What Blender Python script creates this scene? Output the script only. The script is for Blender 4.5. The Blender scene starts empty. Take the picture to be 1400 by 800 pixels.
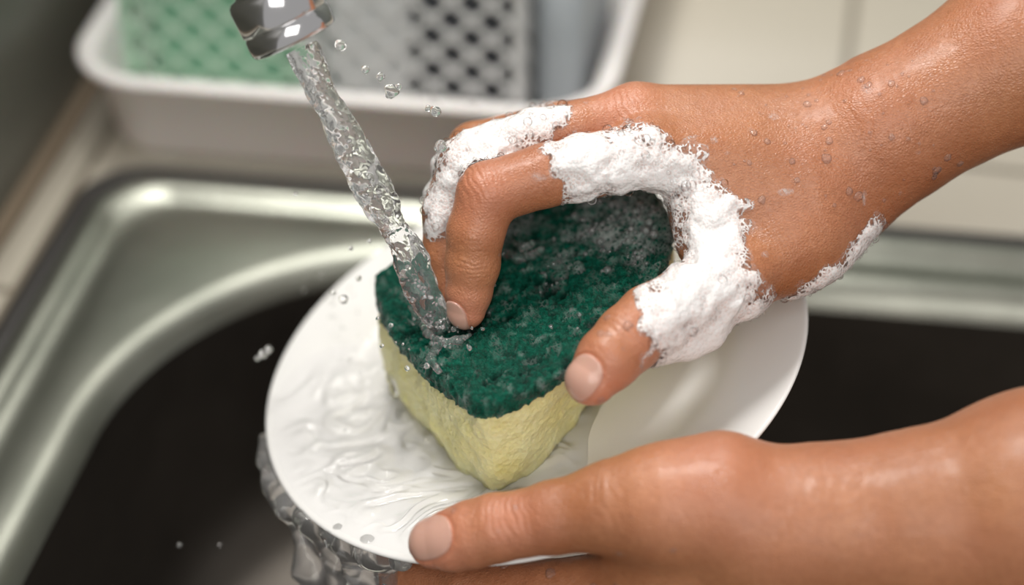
import bpy, math, numpy as np, time
from mathutils import Vector, Matrix
T00=time.time()
rng=np.random.default_rng(7)
scene=bpy.context.scene
try: scene.view_settings.view_transform='Standard'
except Exception as e: print(e)

# ---------------------------------------------------------------- frames
K=0.0003125; F=2722.0
A=np.array([0,0,1.0]); cp,sp=math.cos(math.radians(40)),math.sin(math.radians(40))
BR=np.array([[1,0,0],[0,sp,cp],[0,-cp,sp]])      # work-space axes of the washing-up (x, y, z) in world
def W(v): return A+K*(np.asarray(v,dtype=np.float64)@BR)
def P(x,y,z): s=1-z/F; return np.array([(x-700)*s,(400-y)*s,z],dtype=np.float64)
def R_(r,z): return r*(1-z/F)
pn=np.array([-.258,.746,.614]); pn/=np.linalg.norm(pn)
pa=np.array([.945,.327,0]); pa-=pn*(pa@pn); pa/=np.linalg.norm(pa); pb=np.cross(pn,pa)
PC=np.array([24.5,-82.5,0])-9*pn
def PL(a,b,n): 
    a=np.asarray(a,dtype=float)[...,None]; b=np.asarray(b,dtype=float)[...,None]; n=np.asarray(n,dtype=float)[...,None]
    return PC+a*pa+b*pb+n*pn
def zpl(x,y,h=0):      # depth of the plate plane (raised by h) 
    a=P(x,y,0); d=P(x,y,100)-a; t=(h-(a-PC)@pn)/(d@pn); return 100*t
def onpl(x,y,h): q=P(x,y,zpl(x,y,h))-PC; return (q@pa,q@pb)
PSI=math.radians(-11)
SM=Matrix.Translation((0,0,.9))@Matrix.Rotation(PSI,4,'Z')

# ---------------------------------------------------------------- noise
def _h(i,seed):
    i=i.astype(np.int64)
    n=(i[:,0]*73856093)^(i[:,1]*19349663)^(i[:,2]*83492791)^(seed*2654435761)
    n=(n^(n>>13))*1274126177; n=n&0x7fffffff; n=((n^(n>>15))*2246822519)&0x7fffffff
    return (n%100003)/100003.0
def vn(p,seed=1):
    i=np.floor(p); f=p-i; f=f*f*(3-2*f); o=0
    for dx in (0,1):
        for dy in (0,1):
            for dz in (0,1):
                w=(f[:,0] if dx else 1-f[:,0])*(f[:,1] if dy else 1-f[:,1])*(f[:,2] if dz else 1-f[:,2])
                o=o+w*_h(i+np.array([dx,dy,dz]),seed)
    return o*2-1
def fbm(p,oct=3,seed=1):
    o=0;a=1
    for k in range(oct): o=o+a*vn(p*(2**k)+k*17.3,seed+k); a*=.5
    return o
# ---------------------------------------------------------------- mesh helpers
def mkmesh(name,v,q,mat=None,parent=None,smooth=True,world=True,mw=None):
    v=np.array(v,dtype=np.float64)
    if world: v=W(v)
    if mw is not None: v[:,1]+=.06*v[:,0]
    me=bpy.data.meshes.new(name)
    if isinstance(q,np.ndarray):
        m=q.shape[1]
        me.vertices.add(len(v)); me.vertices.foreach_set('co',v.ravel())
        me.loops.add(q.size); me.loops.foreach_set('vertex_index',q.ravel().astype(np.int32))
        me.polygons.add(len(q)); me.polygons.foreach_set('loop_start',np.arange(0,q.size,m,dtype=np.int32))
        try: me.polygons.foreach_set('loop_total',np.full(len(q),m,dtype=np.int32))
        except Exception: pass
        me.update(calc_edges=True); me.validate()
    else:
        me.from_pydata([tuple(x) for x in v],[],q); me.update()
    if smooth: me.polygons.foreach_set('use_smooth',np.ones(len(me.polygons),dtype=bool))
    ob=bpy.data.objects.new(name,me); bpy.context.collection.objects.link(ob)
    if mw is not None: ob.matrix_world=mw
    if mat: me.materials.append(mat)
    if parent: ob.parent=parent
    return ob
def empty(name):
    e=bpy.data.objects.new(name,None); bpy.context.collection.objects.link(e); e.empty_display_size=.02; return e
def surface_nets(f,lo,hi,h):
    B=8
    n=(np.ceil((hi-lo)/h/B).astype(int))
    c=[lo[k]+(np.arange(n[k])+.5)*B*h for k in range(3)]
    C=np.stack(np.meshgrid(*c,indexing='ij'),-1).reshape(-1,3)
    fc=f(C); G=np.repeat(np.repeat(np.repeat(fc.reshape(n),B,0),B,1),B,2).astype(np.float32)
    act=np.argwhere((np.abs(fc)<B*h*1.0+6).reshape(n))
    loc=np.stack(np.meshgrid(*[np.arange(B)]*3,indexing='ij'),-1).reshape(-1,3)
    for s in range(0,len(act),400):
        ii=(act[s:s+400,None,:]*B+loc[None]).reshape(-1,3)
        G[ii[:,0],ii[:,1],ii[:,2]]=f(lo+ii*h)
    s=G<0
    cnt=np.zeros(np.array(G.shape)-1,dtype=np.int8)
    for dx in (0,1):
        for dy in (0,1):
            for dz in (0,1): cnt+=s[dx:G.shape[0]-1+dx,dy:G.shape[1]-1+dy,dz:G.shape[2]-1+dz]
    ac=np.argwhere((cnt>0)&(cnt<8)); vid=-np.ones(cnt.shape,dtype=np.int64); vid[ac[:,0],ac[:,1],ac[:,2]]=np.arange(len(ac))
    offs=[np.array([a,b,c]) for a in (0,1) for b in (0,1) for c in (0,1)]
    acc=np.zeros((len(ac),3)); num=np.zeros(len(ac))
    for a in offs:
        for d in range(3):
            if a[d]==0:
                b=a.copy(); b[d]=1
                ia=ac+a; ib=ac+b
                fa=G[ia[:,0],ia[:,1],ia[:,2]]; fb=G[ib[:,0],ib[:,1],ib[:,2]]
                m=(fa<0)!=(fb<0); t=np.where(m,fa/np.where(m,fa-fb,1),0)
                acc+=np.where(m[:,None],a+t[:,None]*(b-a),0); num+=m
    v=lo+(ac+acc/num[:,None])*h
    quads=[]
    for d in range(3):
        e=[1,1,1]; e[d]=0; u,w=[k for k in range(3) if k!=d]
        sl=[slice(1,-1)]*3; sl[d]=slice(0,-1); sl2=list(sl); sl2[d]=slice(1,None)
        s0=s[tuple(sl)]; s1=s[tuple(sl2)]
        ch=np.argwhere(s0!=s1); flip=s0[ch[:,0],ch[:,1],ch[:,2]]
        base=ch+np.array(e)
        def cell(du,dw):
            q=base.copy(); q[:,u]+=du; q[:,w]+=dw; return vid[q[:,0],q[:,1],q[:,2]]
        Q=np.stack([cell(-1,-1),cell(0,-1),cell(0,0),cell(-1,0)],1)
        fl=flip if d!=1 else ~flip
        Q[~fl]=Q[~fl][:,::-1]; quads.append(Q)
    return v,np.concatenate(quads)
def grad(f,v,e=.8):
    g=np.zeros_like(v)
    for k in range(3):
        d=np.zeros(3); d[k]=e; g[:,k]=(f(v+d)-f(v-d))/(2*e)
    return g
def project(f,v,it=2):
    for _ in range(it):
        g=grad(f,v); fv=f(v); n2=np.maximum((g*g).sum(1),.1); v=v-np.clip(fv/n2,-4,4)[:,None]*g
    return v
def subdiv(v,q):
    ob=mkmesh('tmp',v,q,world=False)
    m=ob.modifiers.new('s','SUBSURF'); m.levels=1
    dg=bpy.context.evaluated_depsgraph_get(); ev=ob.evaluated_get(dg).to_mesh()
    vv=np.empty(len(ev.vertices)*3); ev.vertices.foreach_get('co',vv)
    lv=np.empty(len(ev.loops),dtype=np.int32); ev.loops.foreach_get('vertex_index',lv)
    bpy.data.objects.remove(ob); return vv.reshape(-1,3),lv.reshape(-1,4).astype(np.int64)
def smin(a,b,k):
    h=np.clip(.5+.5*(b-a)/k,0,1); return b+(a-b)*h-k*h*(1-h)
def cone(p,a,b,ra,rb):
    ba=b-a; q=p-a; h=np.clip(q@ba/(ba@ba),0,1); q=q-h[:,None]*ba; return np.sqrt(np.einsum('ij,ij->i',q,q))-(ra+(rb-ra)*h)
def chain(p,pts,k=8):
    d=None
    for a,b in zip(pts[:-1],pts[1:]):
        c=cone(p,P(*a[:3]),P(*b[:3]),R_(a[3],a[2]),R_(b[3],b[2]))
        d=c if d is None else smin(d,c,k)
    return d
def sstep(a,b,x): t=np.clip((x-a)/(b-a),0,1); return t*t*(3-2*t)

# ---------------------------------------------------------------- materials
def mat(name): 
    m=bpy.data.materials.new(name); m.use_nodes=True; nt=m.node_tree; return m,nt,nt.nodes['Principled BSDF']
def simple(name,col,rough=.5,metal=0,**kw):
    m,nt,b=mat(name); b.inputs['Base Color'].default_value=(*col,1); b.inputs['Roughness'].default_value=rough; b.inputs['Metallic'].default_value=metal
    for k,v in kw.items(): b.inputs[k.replace('_',' ')].default_value=v
    return m
def coords(nt,which='Object'):
    return nt.nodes.new('ShaderNodeTexCoord').outputs[which]
def noise(nt,co,scale,detail=4,rough=.5):
    n=nt.nodes.new('ShaderNodeTexNoise'); n.inputs['Scale'].default_value=scale; n.inputs['Detail'].default_value=detail; n.inputs['Roughness'].default_value=rough
    nt.links.new(co,n.inputs['Vector']); return n
def voro(nt,co,scale,feature='F1'):
    v=nt.nodes.new('ShaderNodeTexVoronoi'); v.feature=feature; v.inputs['Scale'].default_value=scale; nt.links.new(co,v.inputs['Vector']); return v.outputs['Distance']
def ramp(nt,fac,stops):
    r=nt.nodes.new('ShaderNodeValToRGB'); el=r.color_ramp.elements
    while len(el)<len(stops): el.new(.5)
    for e,(p,c) in zip(el,stops): e.position=p; e.color=(*c,1) if len(c)==3 else c
    nt.links.new(fac,r.inputs['Fac']); return r.outputs['Color']
def mrange(nt,v,a,b,c,d):
    mr=nt.nodes.new('ShaderNodeMapRange'); nt.links.new(v,mr.inputs[0]); 
    for i,x in zip((1,2,3,4),(a,b,c,d)): mr.inputs[i].default_value=x
    return mr.outputs[0]
def math_(nt,op,a,b):
    m=nt.nodes.new('ShaderNodeMath'); m.operation=op
    for i,x in enumerate((a,b)):
        if isinstance(x,(int,float)): m.inputs[i].default_value=x
        else: nt.links.new(x,m.inputs[i])
    return m.outputs[0]
def mixc(nt,f,a,b):
    mx=nt.nodes.new('ShaderNodeMix'); mx.data_type='RGBA'; nt.links.new(f,mx.inputs[0])
    for i,x in ((6,a),(7,b)):
        if isinstance(x,tuple): mx.inputs[i].default_value=(*x,1)
        else: nt.links.new(x,mx.inputs[i])
    return mx.outputs[2]
def bump(nt,bs,h,strength,dist,prev=None,inv=False):
    b=nt.nodes.new('ShaderNodeBump'); b.inputs['Strength'].default_value=strength; b.inputs['Distance'].default_value=dist; b.invert=inv
    nt.links.new(h,b.inputs['Height'])
    if prev: nt.links.new(prev,b.inputs['Normal'])
    if bs: nt.links.new(b.outputs['Normal'],bs.inputs['Normal'])
    return b.outputs['Normal']
def attr(nt,n): a=nt.nodes.new('ShaderNodeAttribute'); a.attribute_name=n; return a.outputs['Fac']

def skin_material():
    m,nt,b=mat('wet_skin'); co=coords(nt)
    c0=ramp(nt,noise(nt,co,26,5,.6).outputs['Fac'],[(.3,(.37,.145,.062)),(.7,(.53,.235,.112))])
    c1=mixc(nt,mrange(nt,noise(nt,co,11,3,.5).outputs['Fac'],.4,.68,0,.45),c0,(.47,.155,.085))
    fine=noise(nt,co,420,3,.6).outputs['Fac']
    c2=mixc(nt,mrange(nt,fine,.35,.7,0,.4),c1,(.31,.105,.042))
    c3=mixc(nt,attr(nt,'tone'),c2,(.68,.27,.17))
    nt.links.new(c3,b.inputs['Base Color'])
    b.inputs['Subsurface Weight'].default_value=.14; b.inputs['Subsurface Radius'].default_value=(.005,.002,.001); b.inputs['Subsurface Scale'].default_value=1
    nt.links.new(mrange(nt,noise(nt,co,70,4).outputs['Fac'],.3,.7,.27,.50),b.inputs['Roughness'])
    b.inputs['Coat Weight'].default_value=.15; b.inputs['Coat Roughness'].default_value=.2
    mp=nt.nodes.new('ShaderNodeMapping'); mp.inputs['Scale'].default_value=(1,1.5,1); mp.inputs['Rotation'].default_value=(0,.3,.5); nt.links.new(co,mp.inputs[0])
    wn=noise(nt,mp.outputs[0],300,2)
    n1=bump(nt,None,voro(nt,mp.outputs[0],650,'DISTANCE_TO_EDGE'),.6,.0006)
    n2=bump(nt,None,noise(nt,co,160,5,.65).outputs['Fac'],.40,.0015,n1); bump(nt,b,wn.outputs['Fac'],.2,.0006,n2)
    return m
M_skin=skin_material()
M_nail=simple('fingernail',(.70,.37,.29),.20,Subsurface_Weight=.15)
def foam_material():
    m,nt,b=mat('soap_foam'); co=coords(nt)
    b.inputs['Roughness'].default_value=.24
    b.inputs['Subsurface Weight'].default_value=.3; b.inputs['Subsurface Radius'].default_value=(.004,.003,.003); b.inputs['Subsurface Scale'].default_value=1
    nz=noise(nt,co,60,4,.6).outputs['Fac']
    v1=voro(nt,co,1100); v2=voro(nt,co,600); v3=voro(nt,co,300); e2=voro(nt,co,600,'DISTANCE_TO_EDGE'); e3=voro(nt,co,300,'DISTANCE_TO_EDGE')
    th=attr(nt,'thick')
    thn=math_(nt,'ADD',th,math_(nt,'MULTIPLY',math_(nt,'SUBTRACT',nz,.53),1.0))
    cell=mrange(nt,e2,.0,.3,0,1); thin=mrange(nt,thn,.2,.9,.85,.12)
    nt.links.new(mixc(nt,math_(nt,'MULTIPLY',cell,thin),(.89,.88,.88),(.74,.56,.51)),b.inputs['Base Color'])
    s=mrange(nt,e3,.02,.30,0,1); s2=mrange(nt,e2,.02,.32,0,1)      # 0 on bubble walls, 1 in bubble centres
    mxx=math_(nt,'MAXIMUM',s,math_(nt,'MULTIPLY',s2,.9))
    l=math_(nt,'SUBTRACT',mxx,math_(nt,'MULTIPLY',thn,2.4))
    f1=mrange(nt,l,0,.45,0,.9)
    f2=mrange(nt,th,.0,.07,1,0)
    fac=math_(nt,'MAXIMUM',f1,f2)
    tr=nt.nodes.new('ShaderNodeBsdfTransparent'); ms=nt.nodes.new('ShaderNodeMixShader'); out=nt.nodes['Material Output']
    nt.links.new(fac,ms.inputs[0]); nt.links.new(b.outputs[0],ms.inputs[1]); nt.links.new(tr.outputs[0],ms.inputs[2]); nt.links.new(ms.outputs[0],out.inputs[0])
    n0=bump(nt,None,v3,.30,.0010,None,True); n1=bump(nt,None,v2,.45,.0008,n0,True); bump(nt,b,v1,.35,.0004,n1,True)
    return m
M_foam=foam_material()
def film(name,ior=1.33,tint=(1,1,1),gain=1.0,white=0.0,rough=.03):
    m=bpy.data.materials.new(name); m.use_nodes=True; nt=m.node_tree; nt.nodes.clear(); out=nt.nodes.new('ShaderNodeOutputMaterial')
    tr=nt.nodes.new('ShaderNodeBsdfTransparent'); tr.inputs[0].default_value=(*tint,1); gl=nt.nodes.new('ShaderNodeBsdfGlossy'); gl.inputs['Roughness'].default_value=rough
    df=nt.nodes.new('ShaderNodeBsdfDiffuse'); df.inputs[0].default_value=(.95,.95,.95,1); m0=nt.nodes.new('ShaderNodeMixShader'); m0.inputs[0].default_value=white
    nt.links.new(tr.outputs[0],m0.inputs[1]); nt.links.new(df.outputs[0],m0.inputs[2])
    fr=nt.nodes.new('ShaderNodeFresnel'); fr.inputs[0].default_value=ior; ms=nt.nodes.new('ShaderNodeMixShader')
    mu=math_(nt,'MULTIPLY',fr.outputs[0],gain); nt.nodes[-1].use_clamp=True
    nt.links.new(mu,ms.inputs[0]); nt.links.new(m0.outputs[0],ms.inputs[1]); nt.links.new(gl.outputs[0],ms.inputs[2]); nt.links.new(ms.outputs[0],out.inputs[0])
    return m
M_bub=film('soap_bubble',ior=1.3,gain=.8)
M_bead=film('water_bead',ior=1.36,gain=.8,white=.06)
M_film=film('water_film',ior=1.33,gain=1.6,white=.0)
def water(name,t,ior=1.33): return simple(name,(1,1,1),.0,Transmission_Weight=t,IOR=ior)
M_water=water('water',.92)
M_stream=water('running_water',.94,1.28)
M_plate=simple('white_porcelain',(.90,.89,.88),.12); M_plate.node_tree.nodes['Principled BSDF'].inputs['Coat Weight'].default_value=.4
M_chrome=simple('chrome',(.66,.66,.68),.12,1)
M_rubber=simple('dark_sealant',(.035,.032,.03),.5)
def steel(name,c0,c1,rough,metal=.9):
    m,nt,b=mat(name); co=coords(nt); n=noise(nt,co,14,4); nt.links.new(ramp(nt,n.outputs['Fac'],[(.3,c0),(.7,c1)]),b.inputs['Base Color'])
    b.inputs['Metallic'].default_value=metal; b.inputs['Roughness'].default_value=rough; n2=noise(nt,co,60,2); bump(nt,b,n2.outputs['Fac'],.08,.002); return m
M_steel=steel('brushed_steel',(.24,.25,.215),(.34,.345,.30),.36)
M_bowl_shaded=steel('shaded_bowl_steel',(.085,.075,.066),(.13,.115,.10),.42)  # steel made darker: the bowl's dark reflections are put into its base colour
def tiles(name,c,gr,size,sh,rough=.35):
    m,nt,b=mat(name); co=coords(nt); mp=nt.nodes.new('ShaderNodeMapping'); mp.inputs['Location'].default_value=sh; nt.links.new(co,mp.inputs[0])
    br=nt.nodes.new('ShaderNodeTexBrick'); br.offset=0; br.inputs['Color1'].default_value=(*c,1); br.inputs['Color2'].default_value=(*[x*.96 for x in c],1); br.inputs['Mortar'].default_value=(*gr,1)
    br.inputs['Scale'].default_value=1; br.inputs['Brick Width'].default_value=size; br.inputs['Row Height'].default_value=size; br.inputs['Mortar Size'].default_value=.0026
    nt.links.new(mp.outputs[0],br.inputs['Vector']); nt.links.new(br.outputs['Color'],b.inputs['Base Color']); b.inputs['Roughness'].default_value=rough; return m
M_tile=tiles('counter_tile',(.52,.48,.40),(.20,.17,.13),.2,(-.13,-.27,0))
M_wall=tiles('wall_tile',(.26,.28,.25),(.12,.12,.10),.3,(0,0,0))

# ---------------------------------------------------------------- hands
class Hand: pass
def make_hand(name,palm,fingers,fill,nails,wrinkles,tone,lo,hi,h=4.0,kp=34,kf=16):
    def base(p):
        p=np.asarray(p,dtype=np.float64)
        d=None
        for ch in palm:
            c=chain(p,ch,kp); d=c if d is None else smin(d,c,kp)
        ff=None
        for ch in fingers:
            c=chain(p,ch,7); ff=c if ff is None else smin(ff,c,3.5)
        d=smin(d,ff,kf)
        for ch,k in fill: d=smin(d,chain(p,ch,k),k)
        return d
    NL=[]
    for (px,py,zz,dirv,nrm,ha,hb) in nails:
        n=np.array(nrm,float); n/=np.linalg.norm(n); t=np.array(dirv,float); t-=n*(t@n); t/=np.linalg.norm(t); s=np.cross(n,t)
        c=P(px,py,zz); o=c+n*90
        for _ in range(60): o=o-n*base(o[None])[0]*.7
        NL.append((o,t,s,n,ha,hb))
    def f(p):
        p=np.asarray(p,dtype=np.float64); d=base(p)
        for (c,ax_,R,lam,amp) in wrinkles:
            q=p-c; r2=(q*q).sum(1); m=r2<(2.6*R)**2
            if m.any():
                qq=q[m]; s=qq@ax_+lam*.55*vn(qq/(lam*1.6),5)+lam*.8*vn(qq/R,6)
                d[m]+=amp*np.exp(-r2[m]/R**2)*(0.5+.5*np.cos(2*np.pi*s/lam))**4*(.65+.5*vn(qq/12,8))
        for (c,t,s,n,ha,hb) in NL:
            q=p-c; r2=(q*q).sum(1); m=r2<(2*max(ha,hb))**2
            if m.any():
                qq=q[m]; rr=(np.abs(qq@t/ha)**2.4+np.abs(qq@s/hb)**2.4)**(1/2.4)
                d[m]+=1.9*np.exp(-((rr-1.04)/.09)**2)*(qq@n>-25)
        return d
    v,q=surface_nets(f,np.array(lo,float),np.array(hi,float),h)
    v=project(f,v,1); v,q=subdiv(v,q); v=project(f,v,2)
    e=empty(name); ob=mkmesh('skin',v,q,M_skin,e)
    tn=np.zeros(len(v))
    for (px,py,z,R,s) in tone: tn=np.maximum(tn,s*np.exp(-((v-P(px,py,z))**2).sum(1)/R**2))
    a=ob.data.attributes.new('tone','FLOAT','POINT'); a.data.foreach_set('value',tn.astype(np.float32))
    for i,(c,t,s,n,ha,hb) in enumerate(NL):
        def g(p):
            p=np.asarray(p); qq=p-c; rr=(np.abs(qq@t/ha)**2.4+np.abs(qq@s/hb)**2.4)**(1/2.4)
            bd=base(p); return np.maximum(np.maximum(bd-1.2-.7*np.clip(1-rr*rr,0,1),(rr-1)*min(ha,hb)),-(bd+4))
        R=max(ha,hb)+8
        gv,gq=surface_nets(g,c-R,c+R,1.6)
        mkmesh('fingernail_%d'%(i+1),gv,gq,M_nail,e)
    H=Hand(); H.f=f; H.base=base; H.v=v; H.e=e; H.ob=ob; return H
def ax(a,b): d=P(*b)-P(*a); return d/np.linalg.norm(d)

palm=[[(1740,-130,130,130),(1400,72,130,112),(1200,183,112,99),(1140,205,112,86)],
      [(1120,222,130,66),(885,208,172,45)],[(1120,185,100,68),(870,160,128,45)],[(1120,190,70,60),(880,168,72,42)],[(1120,200,40,55),(895,190,22,38)],
      [(1150,262,115,78),(1090,325,140,68),(1005,382,190,50)],
      [(1090,262,138,72),(965,285,162,52)]]
fingers=[[(885,208,172,46),(810,226,188,43),(745,240,198,43),(668,264,206,43),(650,318,200,39),(646,362,190,37),(641,400,180,31),(638,424,174,26)],
         [(870,160,128,44),(790,178,138,40),(725,195,140,40),(640,226,140,41),(615,290,132,37),(612,345,125,34),(620,400,125,28)],
         [(880,168,72,42),(760,178,70,38),(650,205,72,38),(622,280,60,34),(640,340,66,28)],
         [(895,190,22,38),(790,195,5,34),(705,205,0,33),(665,255,5,29),(668,290,30,24)],
         [(1005,382,195,52),(940,412,222,49),(890,437,250,48),(860,463,268,47),(832,491,282,44),(809,519,288,36)]]
fill=[([(970,330,170,46),(985,340,170,46)],22)]
wr=[(P(645,238,240),ax((745,240,198),(660,262,206)),32,8,2.3),
    (P(648,362,228),ax((648,330,195),(642,400,180)),20,7,1.9),
    (P(870,448,300),ax((890,437,250),(834,491,282)),28,8,2.5),
    (P(1200,150,205),ax((1140,205,112),(1200,183,112)),50,15,.7),
    (P(850,140,175),ax((885,160,130),(800,178,138)),28,9,1.7),
    (P(870,190,225),ax((885,208,172),(810,226,188)),26,9,1.2)]
tone=[(638,430,180,45,.9),(805,520,300,50,.9),(650,260,240,50,.45),(865,455,290,40,.45),(850,140,150,50,.55)]
H1=make_hand('human_hand',palm,fingers,fill,
   [(800,521,285,(-.62,-.72,.1),(-.2,.25,1),27,24),(632,430,172,(0,-1,-.25),(-.55,-.1,.85),20,18)],wr,tone,
   [-200,-210,-70],[1130,560,350])
print('hand1',time.time()-T00)

palm=[[(1800,640,400,190),(1420,688,350,150),(1250,712,335,116),(1130,722,322,108),(1050,740,312,100)],
      [(1060,720,315,100),(985,690,318,92),(900,693,318,78),(835,694,316,60)],
      [(1060,790,275,80),(860,800,255,50)],[(1060,830,250,75),(860,845,225,50)],[(1060,860,230,70),(870,888,192,48)],[(1060,890,205,65),(890,925,160,42)]]
fingers=[[(860,800,255,50),(750,810,220,44),(640,804,170,42),(560,785,130,32)],
         [(860,845,225,50),(740,858,155,44),(640,838,95,42),(560,800,55,32)],
         [(870,888,192,46),(770,898,110,42),(680,878,45,38),(605,835,5,30)],
         [(890,925,160,42),(810,935,80,36),(740,915,20,32),(685,885,-10,26)],
         [(835,694,316,60),(755,708,306,50),(715,716,300,45),(678,722,294,47),(645,731,287,46),(618,739,281,42),(594,743,275,35)]]
wr=[(P(690,708,340),ax((755,708,306),(645,731,287)),30,9,2.6),(P(1120,690,420),ax((985,690,318),(1130,722,322)),50,18,.6),
    (P(825,680,370),ax((900,693,318),(755,708,306)),28,12,1.1)]
tone=[(590,742,300,60,.9),(690,715,330,45,.55),(960,640,380,90,.35)]
H2=make_hand('human_hand.001',palm,fingers,[([(900,760,270,70),(1000,770,280,85)],30)],
   [(591,738,275,(-1,-.12,-.05),(-.12,.25,1),31,27)],wr,tone,[-180,-620,-60],[1050,-120,540])
print('hand2',time.time()-T00)

# ---------------------------------------------------------------- foam
def surfpt(f,px,py,z0=350,z1=-80):
    zs=np.arange(z0,z1,-3.0); pts=np.array([P(px,py,z) for z in zs]); d=f(pts); k=np.argmax(d<0); return pts[k] if (d<0).any() else None
blobs=[(785,205,38),(805,200,42),(845,205,46),(885,216,52),(922,240,56),(950,275,58),(970,320,58),(972,370,58),(965,410,56),(945,445,52),(915,465,42),(985,440,46),(980,300,40),(988,345,42),(998,395,42),(1012,428,32),
   (790,235,36),(782,270,30),(820,248,40),(850,245,44),(880,262,44),(910,300,44),(925,350,44),(925,395,44),(905,425,40),(770,215,28),
   (765,158,28),(740,163,36),(700,170,42),(665,178,46),(632,205,48),(612,240,44),(600,275,40),(596,310,30),(650,158,40),(690,152,34),(735,150,28),(665,200,30),(715,180,30),
   (1196,310,28),(1183,330,30),(1165,352,32),(1140,374,32),(1115,390,32),(1090,404,32),(1060,416,32),(1035,422,38)]
BL=[(surfpt(H1.base,a,b),r*1.25) for a,b,r in blobs]; BL=[x for x in BL if x[0] is not None]
FREE=[(P(905,480,250),15),(P(940,472,235),20),(P(970,455,225),20),(P(603,225,110),14),(P(592,265,105),12)]
def thick(p):
    m=np.ones(len(p)); nz=.24*fbm(p/20,2,3)+.08*vn(p/6,4)
    for c,r in BL:
        q=p-c; d=np.sqrt(np.einsum('ij,ij->i',q,q)); m*=1-.5*sstep(0,1.0,1.12-d/r+nz)
    return 15*(1-m)**1.8
def ffoam(p):
    p=np.asarray(p,float); T=thick(p); d=H1.base(p)-(T-.9)
    for c,r in FREE: d=smin(d,np.sqrt(((p-c)**2).sum(1))-r,26)
    return d+1.3*vn(p/16,9)+.2*vn(p/5,11)
v,q=surface_nets(ffoam,np.array([-160.,-140,20]),np.array([520.,290,350]),3.6)
v,q=subdiv(v,q)
d0=H1.base(v); vis=d0>-.1
keep=vis[q].all(1); q=q[keep]; us=np.unique(q); mp=-np.ones(len(v),dtype=np.int64); mp[us]=np.arange(len(us)); v=v[us]; q=mp[q]; d0=d0[us]
foam=mkmesh('soap_foam',v,q,M_foam)
th=np.clip(d0/11,0,1).astype(np.float32); foam.data.attributes.new('thick','FLOAT','POINT').data.foreach_set('value',th)
print('foam',time.time()-T00)

def ico(sub=2):
    import bmesh; bm=bmesh.new(); bmesh.ops.create_icosphere(bm,subdivisions=sub,radius=1); v=np.array([x.co[:] for x in bm.verts]); f=np.array([[y.index for y in x.verts] for x in bm.faces]); bm.free(); return v,f
IV,IF=ico(3)
def spheres(name,cs,rs,mt,parent=None,flat=None,nrm=None,wob=0):
    V=[];Q=[];o=0
    for i,(c,r) in enumerate(zip(cs,rs)):
        vv=IV*r
        if wob: vv=vv*(1+wob*vn(IV*1.3+i*7.1,3))[:,None]
        if nrm is not None:
            n=nrm[i]/np.linalg.norm(nrm[i]); vv=vv-(vv@n)[:,None]*n*(1-flat)
        V.append(c+vv);Q.append(IF+o);o+=len(IV)
    return mkmesh(name,np.concatenate(V),np.concatenate(Q),mt,parent)
edge=np.where((d0>.3)&(d0<8))[0]; sel=rng.choice(edge,560); rs=rng.uniform(1.2,3.4,560)*np.where(rng.random(560)<.15,2.1,1)
spheres('bubbles',v[sel],rs,M_bub,foam)

def drops_on(H,regions,name,seed):
    r=np.random.default_rng(seed); cs=[];rr=[];nn=[]
    for (x0,x1,y0,y1,cnt) in regions:
        X=H.v; m=np.where((X[:,0]>x0-700)&(X[:,0]<x1-700)&(X[:,1]<400-y0)&(X[:,1]>400-y1)&(X[:,2]>60))[0]
        for i in r.choice(m,cnt):
            p=X[i]; g=grad(H.base,p[None])[0]
            if g[2]<.2: continue
            cs.append(p); rr.append(1.6+5.2*r.random()**2.6); nn.append(g)
    return spheres(name,np.array(cs),rr,M_bead,H.e,.42,nn,.3)
drops_on(H1,[(980,1280,90,300,70),(1000,1200,100,220,20),(780,900,420,540,10)],'water_beads',3)
drops_on(H2,[(600,900,640,780,24),(900,1300,600,780,8)],'water_beads_lower',4)

# ---------------------------------------------------------------- plate
prof=[(0,-20),(200,-20),(235,-19),(258,-14),(285,-6),(330,2),(371,9),(378,9.5),(381,6),(376,0),(340,-8),(290,-19),(250,-32),(215,-36),(212,-46),(200,-46),(197,-36),(0,-34)]
def dense(pr,k=4):
    pr=np.array(pr,float); n=len(pr); o=[]
    for i in range(n-1):
        p0,p1,p2,p3=pr[max(i-1,0)],pr[i],pr[i+1],pr[min(i+2,n-1)]
        m1=(p2-p0)/2; m2=(p3-p1)/2; L=np.linalg.norm(p2-p1)
        m1=m1*min(1,L/(np.linalg.norm(m1)+1e-6)); m2=m2*min(1,L/(np.linalg.norm(m2)+1e-6))
        for t in np.linspace(0,1,k,endpoint=False): o.append((2*t**3-3*t*t+1)*p1+(t**3-2*t*t+t)*m1+(-2*t**3+3*t*t)*p2+(t**3-t*t)*m2)
    o.append(pr[-1]); return np.array(o)
def gridquads(nr,nt,closed=True):
    i=np.arange(nr-1)[:,None]; j=np.arange(nt if closed else nt-1)[None]; j2=(j+1)%nt
    return np.stack([i*nt+j,i*nt+j2,(i+1)*nt+j2,(i+1)*nt+j],-1).reshape(-1,4)
pr=dense(prof); NT=160; th_=np.linspace(0,2*np.pi,NT,endpoint=False)
v=PL(np.abs(pr[:,0:1])*np.cos(th_),np.abs(pr[:,0:1])*np.sin(th_),pr[:,1:2]+0*th_).reshape(-1,3)
plate=mkmesh('dinner_plate',v,gridquads(len(pr),NT)[:,::-1],M_plate)

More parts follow.
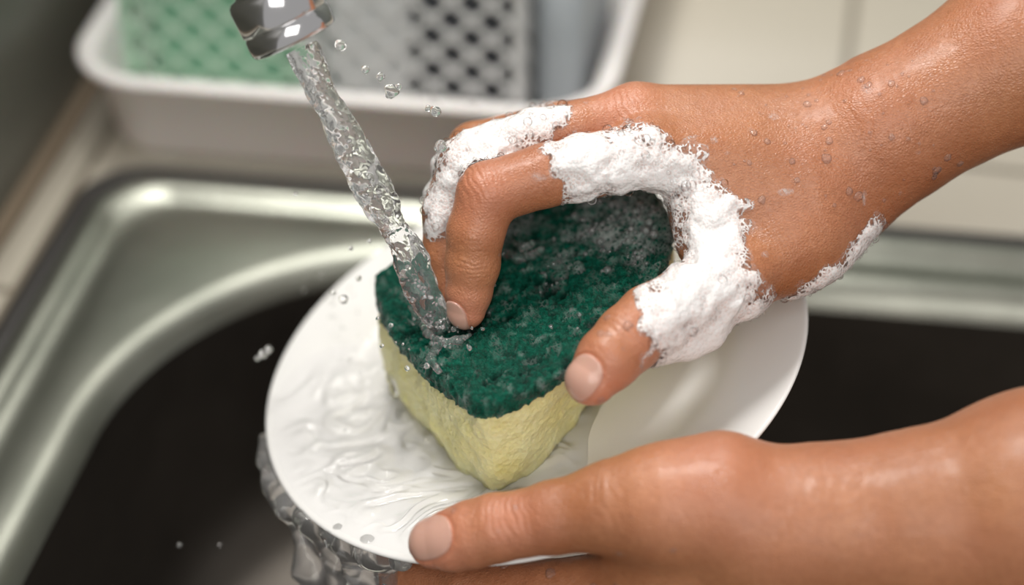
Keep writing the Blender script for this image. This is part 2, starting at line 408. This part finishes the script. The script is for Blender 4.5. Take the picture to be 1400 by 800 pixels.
# ---------------------------------------------------------------- sponge
HT,HB,HG=150,-19,124
top=np.array([onpl(x,y,HT) for x,y in [(512,375),(524,428),(560,478),(612,524),(652,556),(715,537),(790,494),(878,412),(922,328),(905,262),(800,238),(700,286),(600,335)]])
bot=np.array([onpl(x,y,HB) for x,y in [(528,500),(548,552),(588,602),(636,650),(676,682),(738,642),(792,572),(868,490),(925,420),(905,370),(810,335),(710,385),(620,430)]])
def chaik(p,n,w=.22):
    for _ in range(n): 
        a=p;b=np.roll(p,-1,0); p=np.stack([a*(1-w)+b*w,a*w+b*(1-w)],1).reshape(-1,2); w=.25
    return p
def resamp(pt,pb,n):
    L=np.concatenate([[0],np.cumsum(np.linalg.norm(np.roll(pt,-1,0)-pt,axis=1))]); s=np.linspace(0,L[-1],n,endpoint=False)
    o=[]
    for p in (pt,pb):
        q=np.vstack([p,p[:1]]); o.append(np.stack([np.interp(s,L,q[:,0]),np.interp(s,L,q[:,1])],1))
    return o
NS=460
T2,B2=resamp(chaik(top,3,.22),chaik(bot,3,.22),NS)
def lev(h): t=(h-HB)/(HT-HB); return B2+(T2-B2)*t
def bulge(o,h):
    c=o.mean(0); t=(h-HB)/(HG-HB); return c+(o-c)*(1+.04*math.sin(math.pi*min(max(t,0),1))-.02)
sponge=empty('kitchen_sponge')
hs=np.linspace(HB,HG,48); rings=[]
for k,s in enumerate(np.linspace(0,1,12,endpoint=False)): rings.append((bulge(lev(HB),HB)*s+lev(HB).mean(0)*(1-s),HB))
for h in hs: rings.append((bulge(lev(h),h),h))
v=np.concatenate([PL(o[:,0],o[:,1],np.full(len(o),h)) for o,h in rings])
cen=PL(40,0,70); nd_=v-cen; nd_/=np.linalg.norm(nd_,axis=1)[:,None]
v=v+nd_*(6*fbm(v/34,3,21)+1.0*np.abs(vn(v/3.2,22))-1.6*sstep(.45,.8,vn(v/5,23)))[:,None]
def sponge_yellow():
    m,nt,b=mat('yellow_cellulose'); co=coords(nt); n=noise(nt,co,60,5,.6); nt.links.new(ramp(nt,n.outputs['Fac'],[(.3,(.87,.80,.32)),(.7,(.95,.92,.52))]),b.inputs['Base Color'])
    b.inputs['Roughness'].default_value=.42; b.inputs['Subsurface Weight'].default_value=.4; b.inputs['Subsurface Radius'].default_value=(.007,.006,.003); b.inputs['Subsurface Scale'].default_value=1
    n1=bump(nt,None,voro(nt,co,420),.6,.0011)
    bump(nt,b,noise(nt,co,900,3).outputs['Fac'],.6,.0007,n1); return m
mkmesh('cellulose_block',v,gridquads(len(rings),NS),sponge_yellow(),sponge)
rings=[(lev(HG-4),HG-4,.99),(lev(HG-2),HG-2,1.010),(lev(HG+4),HG+4,1.018),(lev(132),132,1.02),(lev(140),140,1.018),(lev(147),147,1.008),(lev(HT),HT,.992)]
for s in np.linspace(.98,0.0,150): rings.append((T2,HT,s))
cc=T2.mean(0)
V=np.concatenate([np.column_stack([cc+(o-cc)*s,np.full(len(o),h)]) for o,h,s in rings])
p3=V.copy()
warp=3*fbm(p3/30,2,33)[:,None]
fib=1-np.abs(fbm(p3/np.array([24,13,13])+warp*.3,3,31)); fib2=1-np.abs(vn(p3/np.array([6,3.6,3.6])+warp,34)); fib3=1-np.abs(vn(p3/np.array([3.4,6,3.6])-warp,36))
dz=8*fbm(p3/52,2,35)+12*(fib-.6)+5.5*(fib2-.6)+5*(fib3-.6)-6*sstep(.35,.7,vn(p3/9,37))
for (px,py,dep,R) in ((636,440,14,36),(615,420,12,36)):
    a,b_=onpl(px,py,HT); dz-=dep*np.exp(-((V[:,0]-a)**2+(V[:,1]-b_)**2)/R**2)
nside=7
edgew=np.array([0.3 if i<4 else (.7 if i<nside else 1) for i in range(len(rings))]).repeat(NS)
rad=V[:,:2]-cc; rad/=np.linalg.norm(rad,axis=1)[:,None]+1e-6
side=np.array([1.0 if i<nside else max(0,1-(i-nside)/6) for i in range(len(rings))]).repeat(NS)
V[:,:2]+=rad*(side*(4.5*fbm(p3/10,3,41)+2.2*vn(p3/3,42)))[:,None]; V[:,2]+=dz*edgew
v=PL(V[:,0],V[:,1],V[:,2])
def pad_mat():
    m,nt,b=mat('green_scouring_pad'); co=coords(nt); mp=nt.nodes.new('ShaderNodeMapping'); mp.inputs['Scale'].default_value=(1,1.6,1.6); nt.links.new(co,mp.inputs[0])
    n=noise(nt,mp.outputs[0],260,8,.9); c=ramp(nt,n.outputs['Fac'],[(.36,(.001,.026,.016)),(.45,(.003,.12,.075)),(.56,(.010,.27,.17)),(.68,(.07,.45,.32)),(.78,(.38,.78,.63))])
    cav_shade=attr(nt,'cavity_shade'); c=mixc(nt,cav_shade,c,(.001,.028,.02))  # shade in the pad's hollows painted into the colour
    mr=mrange(nt,voro(nt,co,250,'DISTANCE_TO_EDGE'),.02,.14,1,0); mr2=mrange(nt,voro(nt,co,520,'DISTANCE_TO_EDGE'),.02,.2,.9,0)
    mm=math_(nt,'MULTIPLY',math_(nt,'MAXIMUM',mr,mr2),attr(nt,'soap'))
    nt.links.new(mixc(nt,mm,c,(.84,.93,.89)),b.inputs['Base Color']); b.inputs['Roughness'].default_value=.25
    bump(nt,b,noise(nt,mp.outputs[0],450,8,.85).outputs['Fac'],1,.003); return m
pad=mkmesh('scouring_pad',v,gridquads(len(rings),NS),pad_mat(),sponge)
sx,sy=onpl(865,305,HT); dd=np.hypot(V[:,0]-sx,V[:,1]-sy)
soap=np.clip(sstep(130,15,dd)*1.0+.9*fbm(V/16,2,51)*sstep(210,60,dd)-.05,0,1)
s2x,s2y=onpl(705,315,HT); soap=np.maximum(soap,np.clip(sstep(50,8,np.hypot(V[:,0]-s2x,V[:,1]-s2y))+.5*fbm(V/12,2,52)-.1,0,.9))
soap=np.maximum(soap,.3*sstep(.5,.9,fbm(V/20,2,57)))
pad.data.attributes.new('soap','FLOAT','POINT').data.foreach_set('value',soap.astype(np.float32))
pad.data.attributes.new('cavity_shade','FLOAT','POINT').data.foreach_set('value',np.clip(sstep(0,-9,dz)*.85,0,1).astype(np.float32))  # painted shade, stronger where the pad surface dips
w_=np.clip(soap,0,1)**2*(side<.1); w_=w_/w_.sum(); si=rng.choice(len(v),300,p=w_)
spheres('pad_bubbles',v[si],rng.uniform(1.2,3.4,300)*np.where(rng.random(300)<.1,2,1),film('pad_bubble',ior=1.4,gain=1.3,white=.14),sponge)

# ---------------------------------------------------------------- water stream
a0=P(412,66,255); a1=P(606,452,158); dv=a1-a0; L=np.linalg.norm(dv); dv/=L; s1=np.cross(dv,[0,0,1.]); s1/=np.linalg.norm(s1); s2=np.cross(dv,s1)
nt_,nl=90,520; t=np.linspace(0,1,nl)[:,None]; th=np.linspace(0,2*np.pi,nt_,endpoint=False)[None]
q3=np.stack([np.cos(th+t*2)*1.1,np.sin(th+t*2)*1.1,t*13+0*th],-1).reshape(-1,3)
r=18.5+2.5*np.sin(t*2.2)+ (fbm(q3,2,61).reshape(nl,nt_))*(2.5+3.5*t)+(fbm(q3*2.6,2,66).reshape(nl,nt_))*(1.3+1.2*t)+1.8*np.sin(2*th+t*26)
r=r*(1-.45*sstep(.9,1,t))
wob=4*np.sin(t*7)*t
pts=a0+ (t*L)[...,None]*dv + ((r*np.cos(th)+wob)[...,None])*s1+((r*np.sin(th))[...,None])*s2
stream=mkmesh('water_stream',pts.reshape(-1,3),gridquads(nl,nt_),M_stream)
cs=[];rs=[]
for i in range(110):
    tt=rng.random()**.6; an=rng.random()*6.28; rr=rng.uniform(0,14); cs.append(a0+tt*L*dv+rr*np.cos(an)*s1+rr*np.sin(an)*s2); rs.append(rng.uniform(.8,2.6))
M_air=film('air_bubble',ior=1.5,gain=2,white=.3)
spheres('air_bubbles',cs,rs,M_air,stream)

# ---------------------------------------------------------------- splash
def C_(*p): return [(x,y,zpl(x,y,h),r) for x,y,h,r in p]
sp_ch=[C_((455,418,5,3),(468,402,15,4),(485,395,30,4),(505,392,60,5),(520,402,90,5)),
 C_((460,420,5,5),(480,428,10,3),(505,420,30,4),(530,430,60,5)),
 C_((520,450,30,5),(545,480,50,5),(560,520,40,6),(590,560,30,5)),
 C_((500,470,5,5),(530,500,15,5),(540,540,10,6)),
 C_((520,400,120,5),(530,440,95,5),(560,475,90,5),(590,510,85,4)),
 C_((575,440,160,6),(585,455,170,5),(600,468,168,5),(625,466,164,5),(645,458,160,4)),
 C_((580,440,160,5),(568,432,175,4),(560,420,182,3)),
 C_((600,470,160,5),(590,490,158,6),(600,508,157,4)),
 C_((690,345,160,6),(705,353,163,7),(728,350,163,6),(740,340,160,5)),C_((700,330,160,5),(715,338,164,5),(730,332,160,4))]
def fs(p):
    p=np.asarray(p,float); d=None
    for c in sp_ch: x=chain(p,c,6); d=x if d is None else smin(d,x,6)
    return d+2.4*fbm(p/13,2,91)
v,q=surface_nets(fs,np.array([-270.,-180,-60]),np.array([60.,90,280]),3.2)
v,q=subdiv(v,q); mkmesh('splash',v,q,M_stream)
cs=[];rs=[]
for (x,y,z,r) in [(520,105,210,6),(535,125,210,9),(500,95,230,5),(595,152,180,7),(585,148,180,4),(603,200,180,8),(545,118,215,4),(465,62,245,7),(360,485,-20,6),(352,490,-20,4),(368,478,-15,5),(404,265,100,3),(470,410,60,6),(490,380,60,4),(455,400,60,4),(245,745,0,3),(300,745,0,3),(505,330,100,3),(480,340,90,3)]:
    cs.append(P(x,y,z)); rs.append(r)
for i in range(45):
    x=rng.normal(500,45); y=rng.normal(440,55); cs.append(P(x,y,zpl(x,y,rng.uniform(5,60)))); rs.append(rng.uniform(.8,3))
for i in range(60):
    x=rng.normal(598,30); y=rng.normal(452,24); cs.append(P(x,y,zpl(x,y,rng.uniform(156,195)))); rs.append(rng.uniform(.8,3.4))
spheres('splash_droplets',cs,rs,M_water,wob=.3)
nr,nth=220,460
rr=np.linspace(0,1,nr)[:,None]; th=np.linspace(0,2*np.pi,nth,endpoint=False)[None]
cx,cy=-150,-110
Rm=np.empty(nth)
for j in range(nth):
    d=np.array([math.cos(th[0,j]),math.sin(th[0,j])]); bq=cx*d[0]+cy*d[1]
    lim=275-75*max(0,d[0])+26*math.sin(3*th[0,j]+1)+12*math.sin(7*th[0,j])
    Rm[j]=min(-bq+math.sqrt(bq*bq-(cx*cx+cy*cy)+372**2),lim)
aa=cx+rr*Rm*np.cos(th); bb=cy+rr*Rm*np.sin(th); rad=np.hypot(aa,bb)
base=np.interp(rad,pr[:33,0],pr[:33,1])
q3=np.stack([aa/70,bb/50,0*aa],-1).reshape(-1,3); w=fbm(q3*.8,2,71)[:,None]*1.2
rid=(1-np.abs(fbm(q3+w,2,72))).reshape(nr,nth); rip=fbm(q3*2.2+w*1.5,2,75).reshape(nr,nth)
fall=np.clip((1-rr)/.3,0,1); fall=fall*fall*(3-2*fall)
hgt=(2.5+12*np.clip(rid-.3,0,1)**1.8+1.4*rip)*fall+.15
mkmesh('water_on_plate',PL(aa,bb,base+np.maximum(hgt,.15)).reshape(-1,3),gridquads(nr,nth)[:,::-1],M_film)
# water pouring off the rim
Z=lambda x,y,d=0: zpl(x,y,0)+d
rim=[(360,600,Z(365,600)-10,8),(364,632,Z(368,632)-12,10),(374,660,Z(380,660)-14,13),(394,690,Z(400,690)-14,15),(424,713,Z(430,710)-14,18),(462,736,Z(465,735)-14,19),(505,755,Z(505,750)-14,19),(548,768,Z(548,760)-14,17)]
dr=[[(398,692,70,14),(414,735,60,12),(425,770,55,15),(432,790,50,20),(436,840,40,12)],[(436,722,110,18),(458,765,100,18),(466,840,70,16),(470,900,40,10)],[(480,745,150,18),(500,790,130,19),(515,860,90,16),(525,920,50,12)],[(530,765,170,18),(535,810,140,18),(540,880,100,14)],[(376,662,30,12),(386,688,25,11),(402,705,25,8)],[(410,760,55,8),(408,785,50,10),(425,792,50,12)]]
def fw(p):
    p=np.asarray(p,float); d=chain(p,rim,10)
    for c in dr: d=smin(d,chain(p,c,10),16)
    return d+5.5*fbm(p/36,2,81)+.5*vn(p/10,83)
v,q=surface_nets(fw,np.array([-400.,-560,-60]),np.array([-90.,-150,260]),4)
v,q=subdiv(v,q); mkmesh('falling_water',v,q,M_water)

# ---------------------------------------------------------------- faucet
fa=empty('faucet')
def lathe(c,d,prof,mt,name,par,n=64):
    d=d/np.linalg.norm(d); u=np.cross(d,[0.3,0,1.]); u/=np.linalg.norm(u); w=np.cross(d,u); pr2=np.array(prof,float); th=np.linspace(0,2*np.pi,n,endpoint=False)
    V=c+pr2[:,0][:,None,None]*d+ (pr2[:,1][:,None]*np.cos(th))[...,None]*u+(pr2[:,1][:,None]*np.sin(th))[...,None]*w
    return mkmesh(name,V.reshape(-1,3),gridquads(len(pr2),n),mt,par)
up=-dv
c=P(402,52,258)
lathe(c,up,[(6,0),(6,43),(0,47),(-3,49),(-4,52),(-2,55),(2,56.5),(10,57),(20,56.5),(22,55),(23,54.5),(24,55),(26,57),(60,57),(66,55),(70,51),(72,44),(75,42),(84,42),(86,46),(92,46),(96,40),(97,0)],M_chrome,'aerator',fa)
cu=bpy.data.curves.new('spout_pipe','CURVE'); cu.dimensions='3D'; cu.bevel_depth=36*K; cu.bevel_resolution=8; cu.resolution_u=16
spn=cu.splines.new('BEZIER'); e0=c+up*90
wp=[W(e0),W(e0+up*110+np.array([-10,0,0])),None,None]
wp[2]=wp[1]+np.array([-.10,.16,.05]); wp[3]=wp[2]+np.array([-.02,.30,-.03])
spn.bezier_points.add(3)
for bp,p_ in zip(spn.bezier_points,wp): bp.co=Vector(p_); bp.handle_left_type=bp.handle_right_type='AUTO'
po=bpy.data.objects.new('spout_pipe',cu); bpy.context.collection.objects.link(po); cu.materials.append(M_chrome); po.parent=fa

# ---------------------------------------------------------------- sink, counter, tray (sink frame, metres)
def rrect(u0,u1,v0,v1,R,n=14,m=10):
    pts=[]
    cs=[(u1-R,v1-R,0),(u0+R,v1-R,90),(u0+R,v0+R,180),(u1-R,v0+R,270)]
    for k,(a,b,s) in enumerate(cs):
        for t in np.linspace(0,90,n): pts.append((a+R*math.cos(math.radians(s+t)),b+R*math.sin(math.radians(s+t))))
        a2,b2,s2=cs[(k+1)%4]; e=np.array(pts[-1]); st=np.array([a2+R*math.cos(math.radians(s2)),b2+R*math.sin(math.radians(s2))])
        for t in np.linspace(0,1,m+2)[1:-1]: pts.append(tuple(e+(st-e)*t))
    return np.array(pts)
def loft(name,loops,mt,par=None,flip=True,close_last=False):
    n=len(loops[0][0]); V=np.concatenate([np.column_stack([o,np.full(n,z)]) for o,z in loops])
    q=gridquads(len(loops),n); q=q[:,::-1] if flip else q
    if close_last:
        c=loops[-1][0].mean(0); o=loops[-1]; V=np.concatenate([V,np.column_stack([c+(o[0]-c)*.02,np.full(n,o[1])])]); q=gridquads(len(loops)+1,n); q=q[:,::-1] if flip else q
    ob=mkmesh(name,V,q,mt,None,world=False,mw=SM)
    if par: ob.parent=par
    return ob
def rim_(d,R): return rrect(-.254+d,.45-d,-.33+d,.182-d,R)
def bowl(d,R):
    o=rrect(-.200+d,.40-d,-.28+d,.138-d,R,n=30); return o
def rim2(d,R): return rrect(-.254+d,.45-d,-.33+d,.182-d,R,n=30)
sink=empty('kitchen_sink')
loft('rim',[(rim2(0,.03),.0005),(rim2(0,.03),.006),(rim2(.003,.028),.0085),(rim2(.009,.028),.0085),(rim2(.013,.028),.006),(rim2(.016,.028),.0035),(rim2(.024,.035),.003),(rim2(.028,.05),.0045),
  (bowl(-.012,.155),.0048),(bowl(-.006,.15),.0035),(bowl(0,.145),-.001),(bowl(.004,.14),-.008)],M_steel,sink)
loft('bowl',[(bowl(.004,.14),-.008),(bowl(.008,.138),-.05),(bowl(.014,.13),-.11),(bowl(.022,.12),-.135),(bowl(.04,.11),-.15),(bowl(.07,.09),-.155)],M_bowl_shaded,sink,close_last=True)
loft('sealant_strip',[(rim_(-.013,.035),.0004),(rim_(-.012,.035),.004),(rim_(-.006,.033),.0055),(rim_(-.0005,.03),.004),(rim_(0,.03),.0004)],M_rubber,sink)
ov=[]
for k in range(4):
    n=20; th=np.linspace(0,2*np.pi,n,endpoint=False); z=-.055+.014*np.sin(th); vv=-.17+k*.02+.005*np.cos(th); ov.append(np.column_stack([np.full(n,-.1895),vv,z]))
M_hole=simple('slot_dark',(.01,.01,.01),.6)
V=np.concatenate(ov); mkmesh('overflow_slots',V,[tuple(range(k*20,k*20+20)) for k in range(4)],M_hole,sink,world=False,mw=SM)
big=rrect(-.297,1.1,-.40,.75,.002)
hole=rrect(-.247,.443,-.323,.175,.03)
loft('countertop',[(hole,-.04),(hole,0),(big,0),(big,-.04),(hole,-.04)],M_tile)
def boxm(name,u0,u1,v0,v1,z0,z1,mt,par=None):
    V=[(u,v,z) for u in (u0,u1) for v in (v0,v1) for z in (z0,z1)]
    Q=[(0,1,3,2),(4,6,7,5),(0,4,5,1),(2,3,7,6),(0,2,6,4),(1,5,7,3)]
    return mkmesh(name,V,Q,mt,par,smooth=False,world=False,mw=SM)
boxm('wall_left',-.345,-.298,-.9,.82,-.9,1.3,M_wall)
boxm('wall_back',-.345,1.6,.752,.82,-.9,1.3,M_wall)
boxm('floor',-.345,1.6,-1.6,.82,-.95,-.9,simple('floor_tile',(.25,.24,.22),.5))
boxm('base_cabinet',-.296,1.08,-.36,.74,-.88,-.20,simple('cabinet',(.5,.45,.38),.5))
boxm('trim_1',-.2975,-.289,-.38,.74,.0002,.006,simple('grout_trim',(.16,.12,.08),.7))

M_pl=simple('white_plastic',(.92,.86,.84),.35); M_pl.node_tree.nodes['Principled BSDF'].inputs['Subsurface Weight'].default_value=.1
def tr(d,R=.03): return rrect(-.266-d,-.002+d,.205-d,.60+d,R+d)
loft('dish_tray',[(tr(-.012),.002),(tr(-.004),.003),(tr(-.001),.008),(tr(.006),.052),(tr(.014),.055),(tr(.015),.058),(tr(.012),.060),(tr(.006),.059),(tr(.002),.054),(tr(-.004),.010),(tr(-.014),.007)],M_pl,close_last=True)
def strips(segs,w,d):
    V=[];Q=[]
    for p,q_,nrm in segs:
        p=np.array(p,float);q_=np.array(q_,float);t=q_-p;t/=np.linalg.norm(t);n=np.array(nrm,float);s=np.cross(t,n)
        o=len(V)
        for e in (p,q_):
            for a,b in ((-1,-1),(1,-1),(1,1),(-1,1)): V.append(e+s*a*w/2+n*b*d/2)
        Q+=[(o,o+1,o+5,o+4),(o+1,o+2,o+6,o+5),(o+2,o+3,o+7,o+6),(o+3,o,o+4,o+7),(o,o+3,o+2,o+1),(o+4,o+5,o+6,o+7)]
    return V,Q
def diag(L,Hh,step):
    out=[]
    k=-Hh
    while k<L:
        x0,y0,x1,y1=k,0,k+Hh,Hh
        if x0<0: y0=-x0; x0=0
        if x1>L: y1=Hh-(x1-L); x1=L
        if x1-x0>.002: out.append(((x0,y0),(x1,y1))); out.append(((L-x0,y0),(L-x1,y1)))
        k+=step
    return out
def basket(name,u0,u1,v0,v1,z0,z1,mt,step=.021,w=.003):
    e=empty(name); segs=[]
    for (o,dx,L,nr_) in (((u0,v0),(1,0),u1-u0,(0,1,0)),((u0,v1),(1,0),u1-u0,(0,1,0)),((u0,v0),(0,1),v1-v0,(1,0,0)),((u1,v0),(0,1),v1-v0,(1,0,0))):
        f3=lambda s,z:(o[0]+dx[0]*s,o[1]+dx[1]*s,z0+z)
        for a,b in diag(L,z1-z0,step): segs.append((f3(*a),f3(*b),nr_))
    V,Q=strips(segs,w,.0018); mkmesh('lattice',V,Q,mt,e,smooth=False,world=False,mw=SM)
    fr=[]
    for z in (z0,z1):
        for a,b,n_ in (((u0,v0),(u1,v0),(0,1,0)),((u0,v1),(u1,v1),(0,1,0)),((u0,v0),(u0,v1),(1,0,0)),((u1,v0),(u1,v1),(1,0,0))): fr.append(((*a,z),(*b,z),n_))
    for a in ((u0,v0),(u1,v0),(u0,v1),(u1,v1)): fr.append(((*a,z0),(*a,z1),(1,0,0)))
    V,Q=strips(fr,.007,.004); mkmesh('frame',V,Q,mt,e,smooth=False,world=False,mw=SM)
    boxm('base_panel',u0,u1,v0,v1,z0-.002,z0,mt,e); return e
M_gb=simple('pale_green_plastic',(.52,.74,.58),.4); M_wb=simple('basket_white_plastic',(.72,.74,.74),.4)
basket('plastic_basket',-.252,-.158,.228,.40,.012,.15,M_gb)
basket('plastic_basket.001',-.152,-.040,.226,.40,.012,.15,M_wb)
loft('green_food_container',[(rrect(-.245,-.165,.240,.38,.01),.013),(rrect(-.247,-.163,.238,.385,.01),.125),(rrect(-.248,-.162,.237,.387,.01),.13)],simple('green_plastic',(.28,.57,.40),.4),flip=False,close_last=True)
loft('white_food_container',[(rrect(-.147,-.100,.238,.38,.008),.013),(rrect(-.147,-.100,.238,.38,.008),.13),(rrect(-.145,-.102,.240,.378,.008),.135)],simple('white_plastic_b',(.68,.70,.70),.4),flip=False,close_last=True)
loft('black_utensil_holder',[(rrect(-.096,-.046,.236,.38,.008),.013),(rrect(-.096,-.046,.236,.38,.008),.13),(rrect(-.094,-.048,.240,.378,.008),.135)],simple('black_plastic',(.04,.043,.05),.35),flip=False,close_last=True)
loft('grey_cup',[(rrect(-.034,-.010,.240,.37,.009),.011),(rrect(-.034,-.008,.238,.372,.01),.13),(rrect(-.032,-.010,.24,.37,.009),.131)],simple('grey_plastic',(.36,.40,.43),.4),flip=False,close_last=True)

# ---------------------------------------------------------------- light
def area(name,loc,target,size,power,col=(1,1,1)):
    l=bpy.data.lights.new(name,'AREA'); l.size=size; l.energy=power; l.color=col; o=bpy.data.objects.new(name,l); bpy.context.collection.objects.link(o)
    o.location=loc; o.rotation_euler=(Vector(target)-Vector(loc)).to_track_quat('-Z','Y').to_euler(); return o
area('key_light',(-.26,.20,1.93),(0,0,1),.38,13,(1,.975,.93))
area('fill_light',(.1,-1.0,1.9),(0,0,1),.8,7,(1,.965,.92))
area('background_light',(.05,.50,1.8),(-.02,.35,.9),.4,2.2,(1,.965,.91))
w=bpy.data.worlds.new('room_light'); scene.world=w; w.use_nodes=True; w.node_tree.nodes['Background'].inputs[0].default_value=(1,.975,.94,1); w.node_tree.nodes['Background'].inputs[1].default_value=.46
# ---------------------------------------------------------------- camera
cd=bpy.data.cameras.new('camera'); cam=bpy.data.objects.new('camera',cd); bpy.context.collection.objects.link(cam)
cd.lens=70; cd.sensor_width=36; cam.location=Vector(A+BR[2]*F*K); cam.rotation_euler=(math.radians(50),0,0); cd.clip_start=.01
cd.dof.use_dof=True; cd.dof.focus_distance=F*K-195*K; cd.dof.aperture_fstop=2.5
scene.camera=cam
print('total',time.time()-T00)
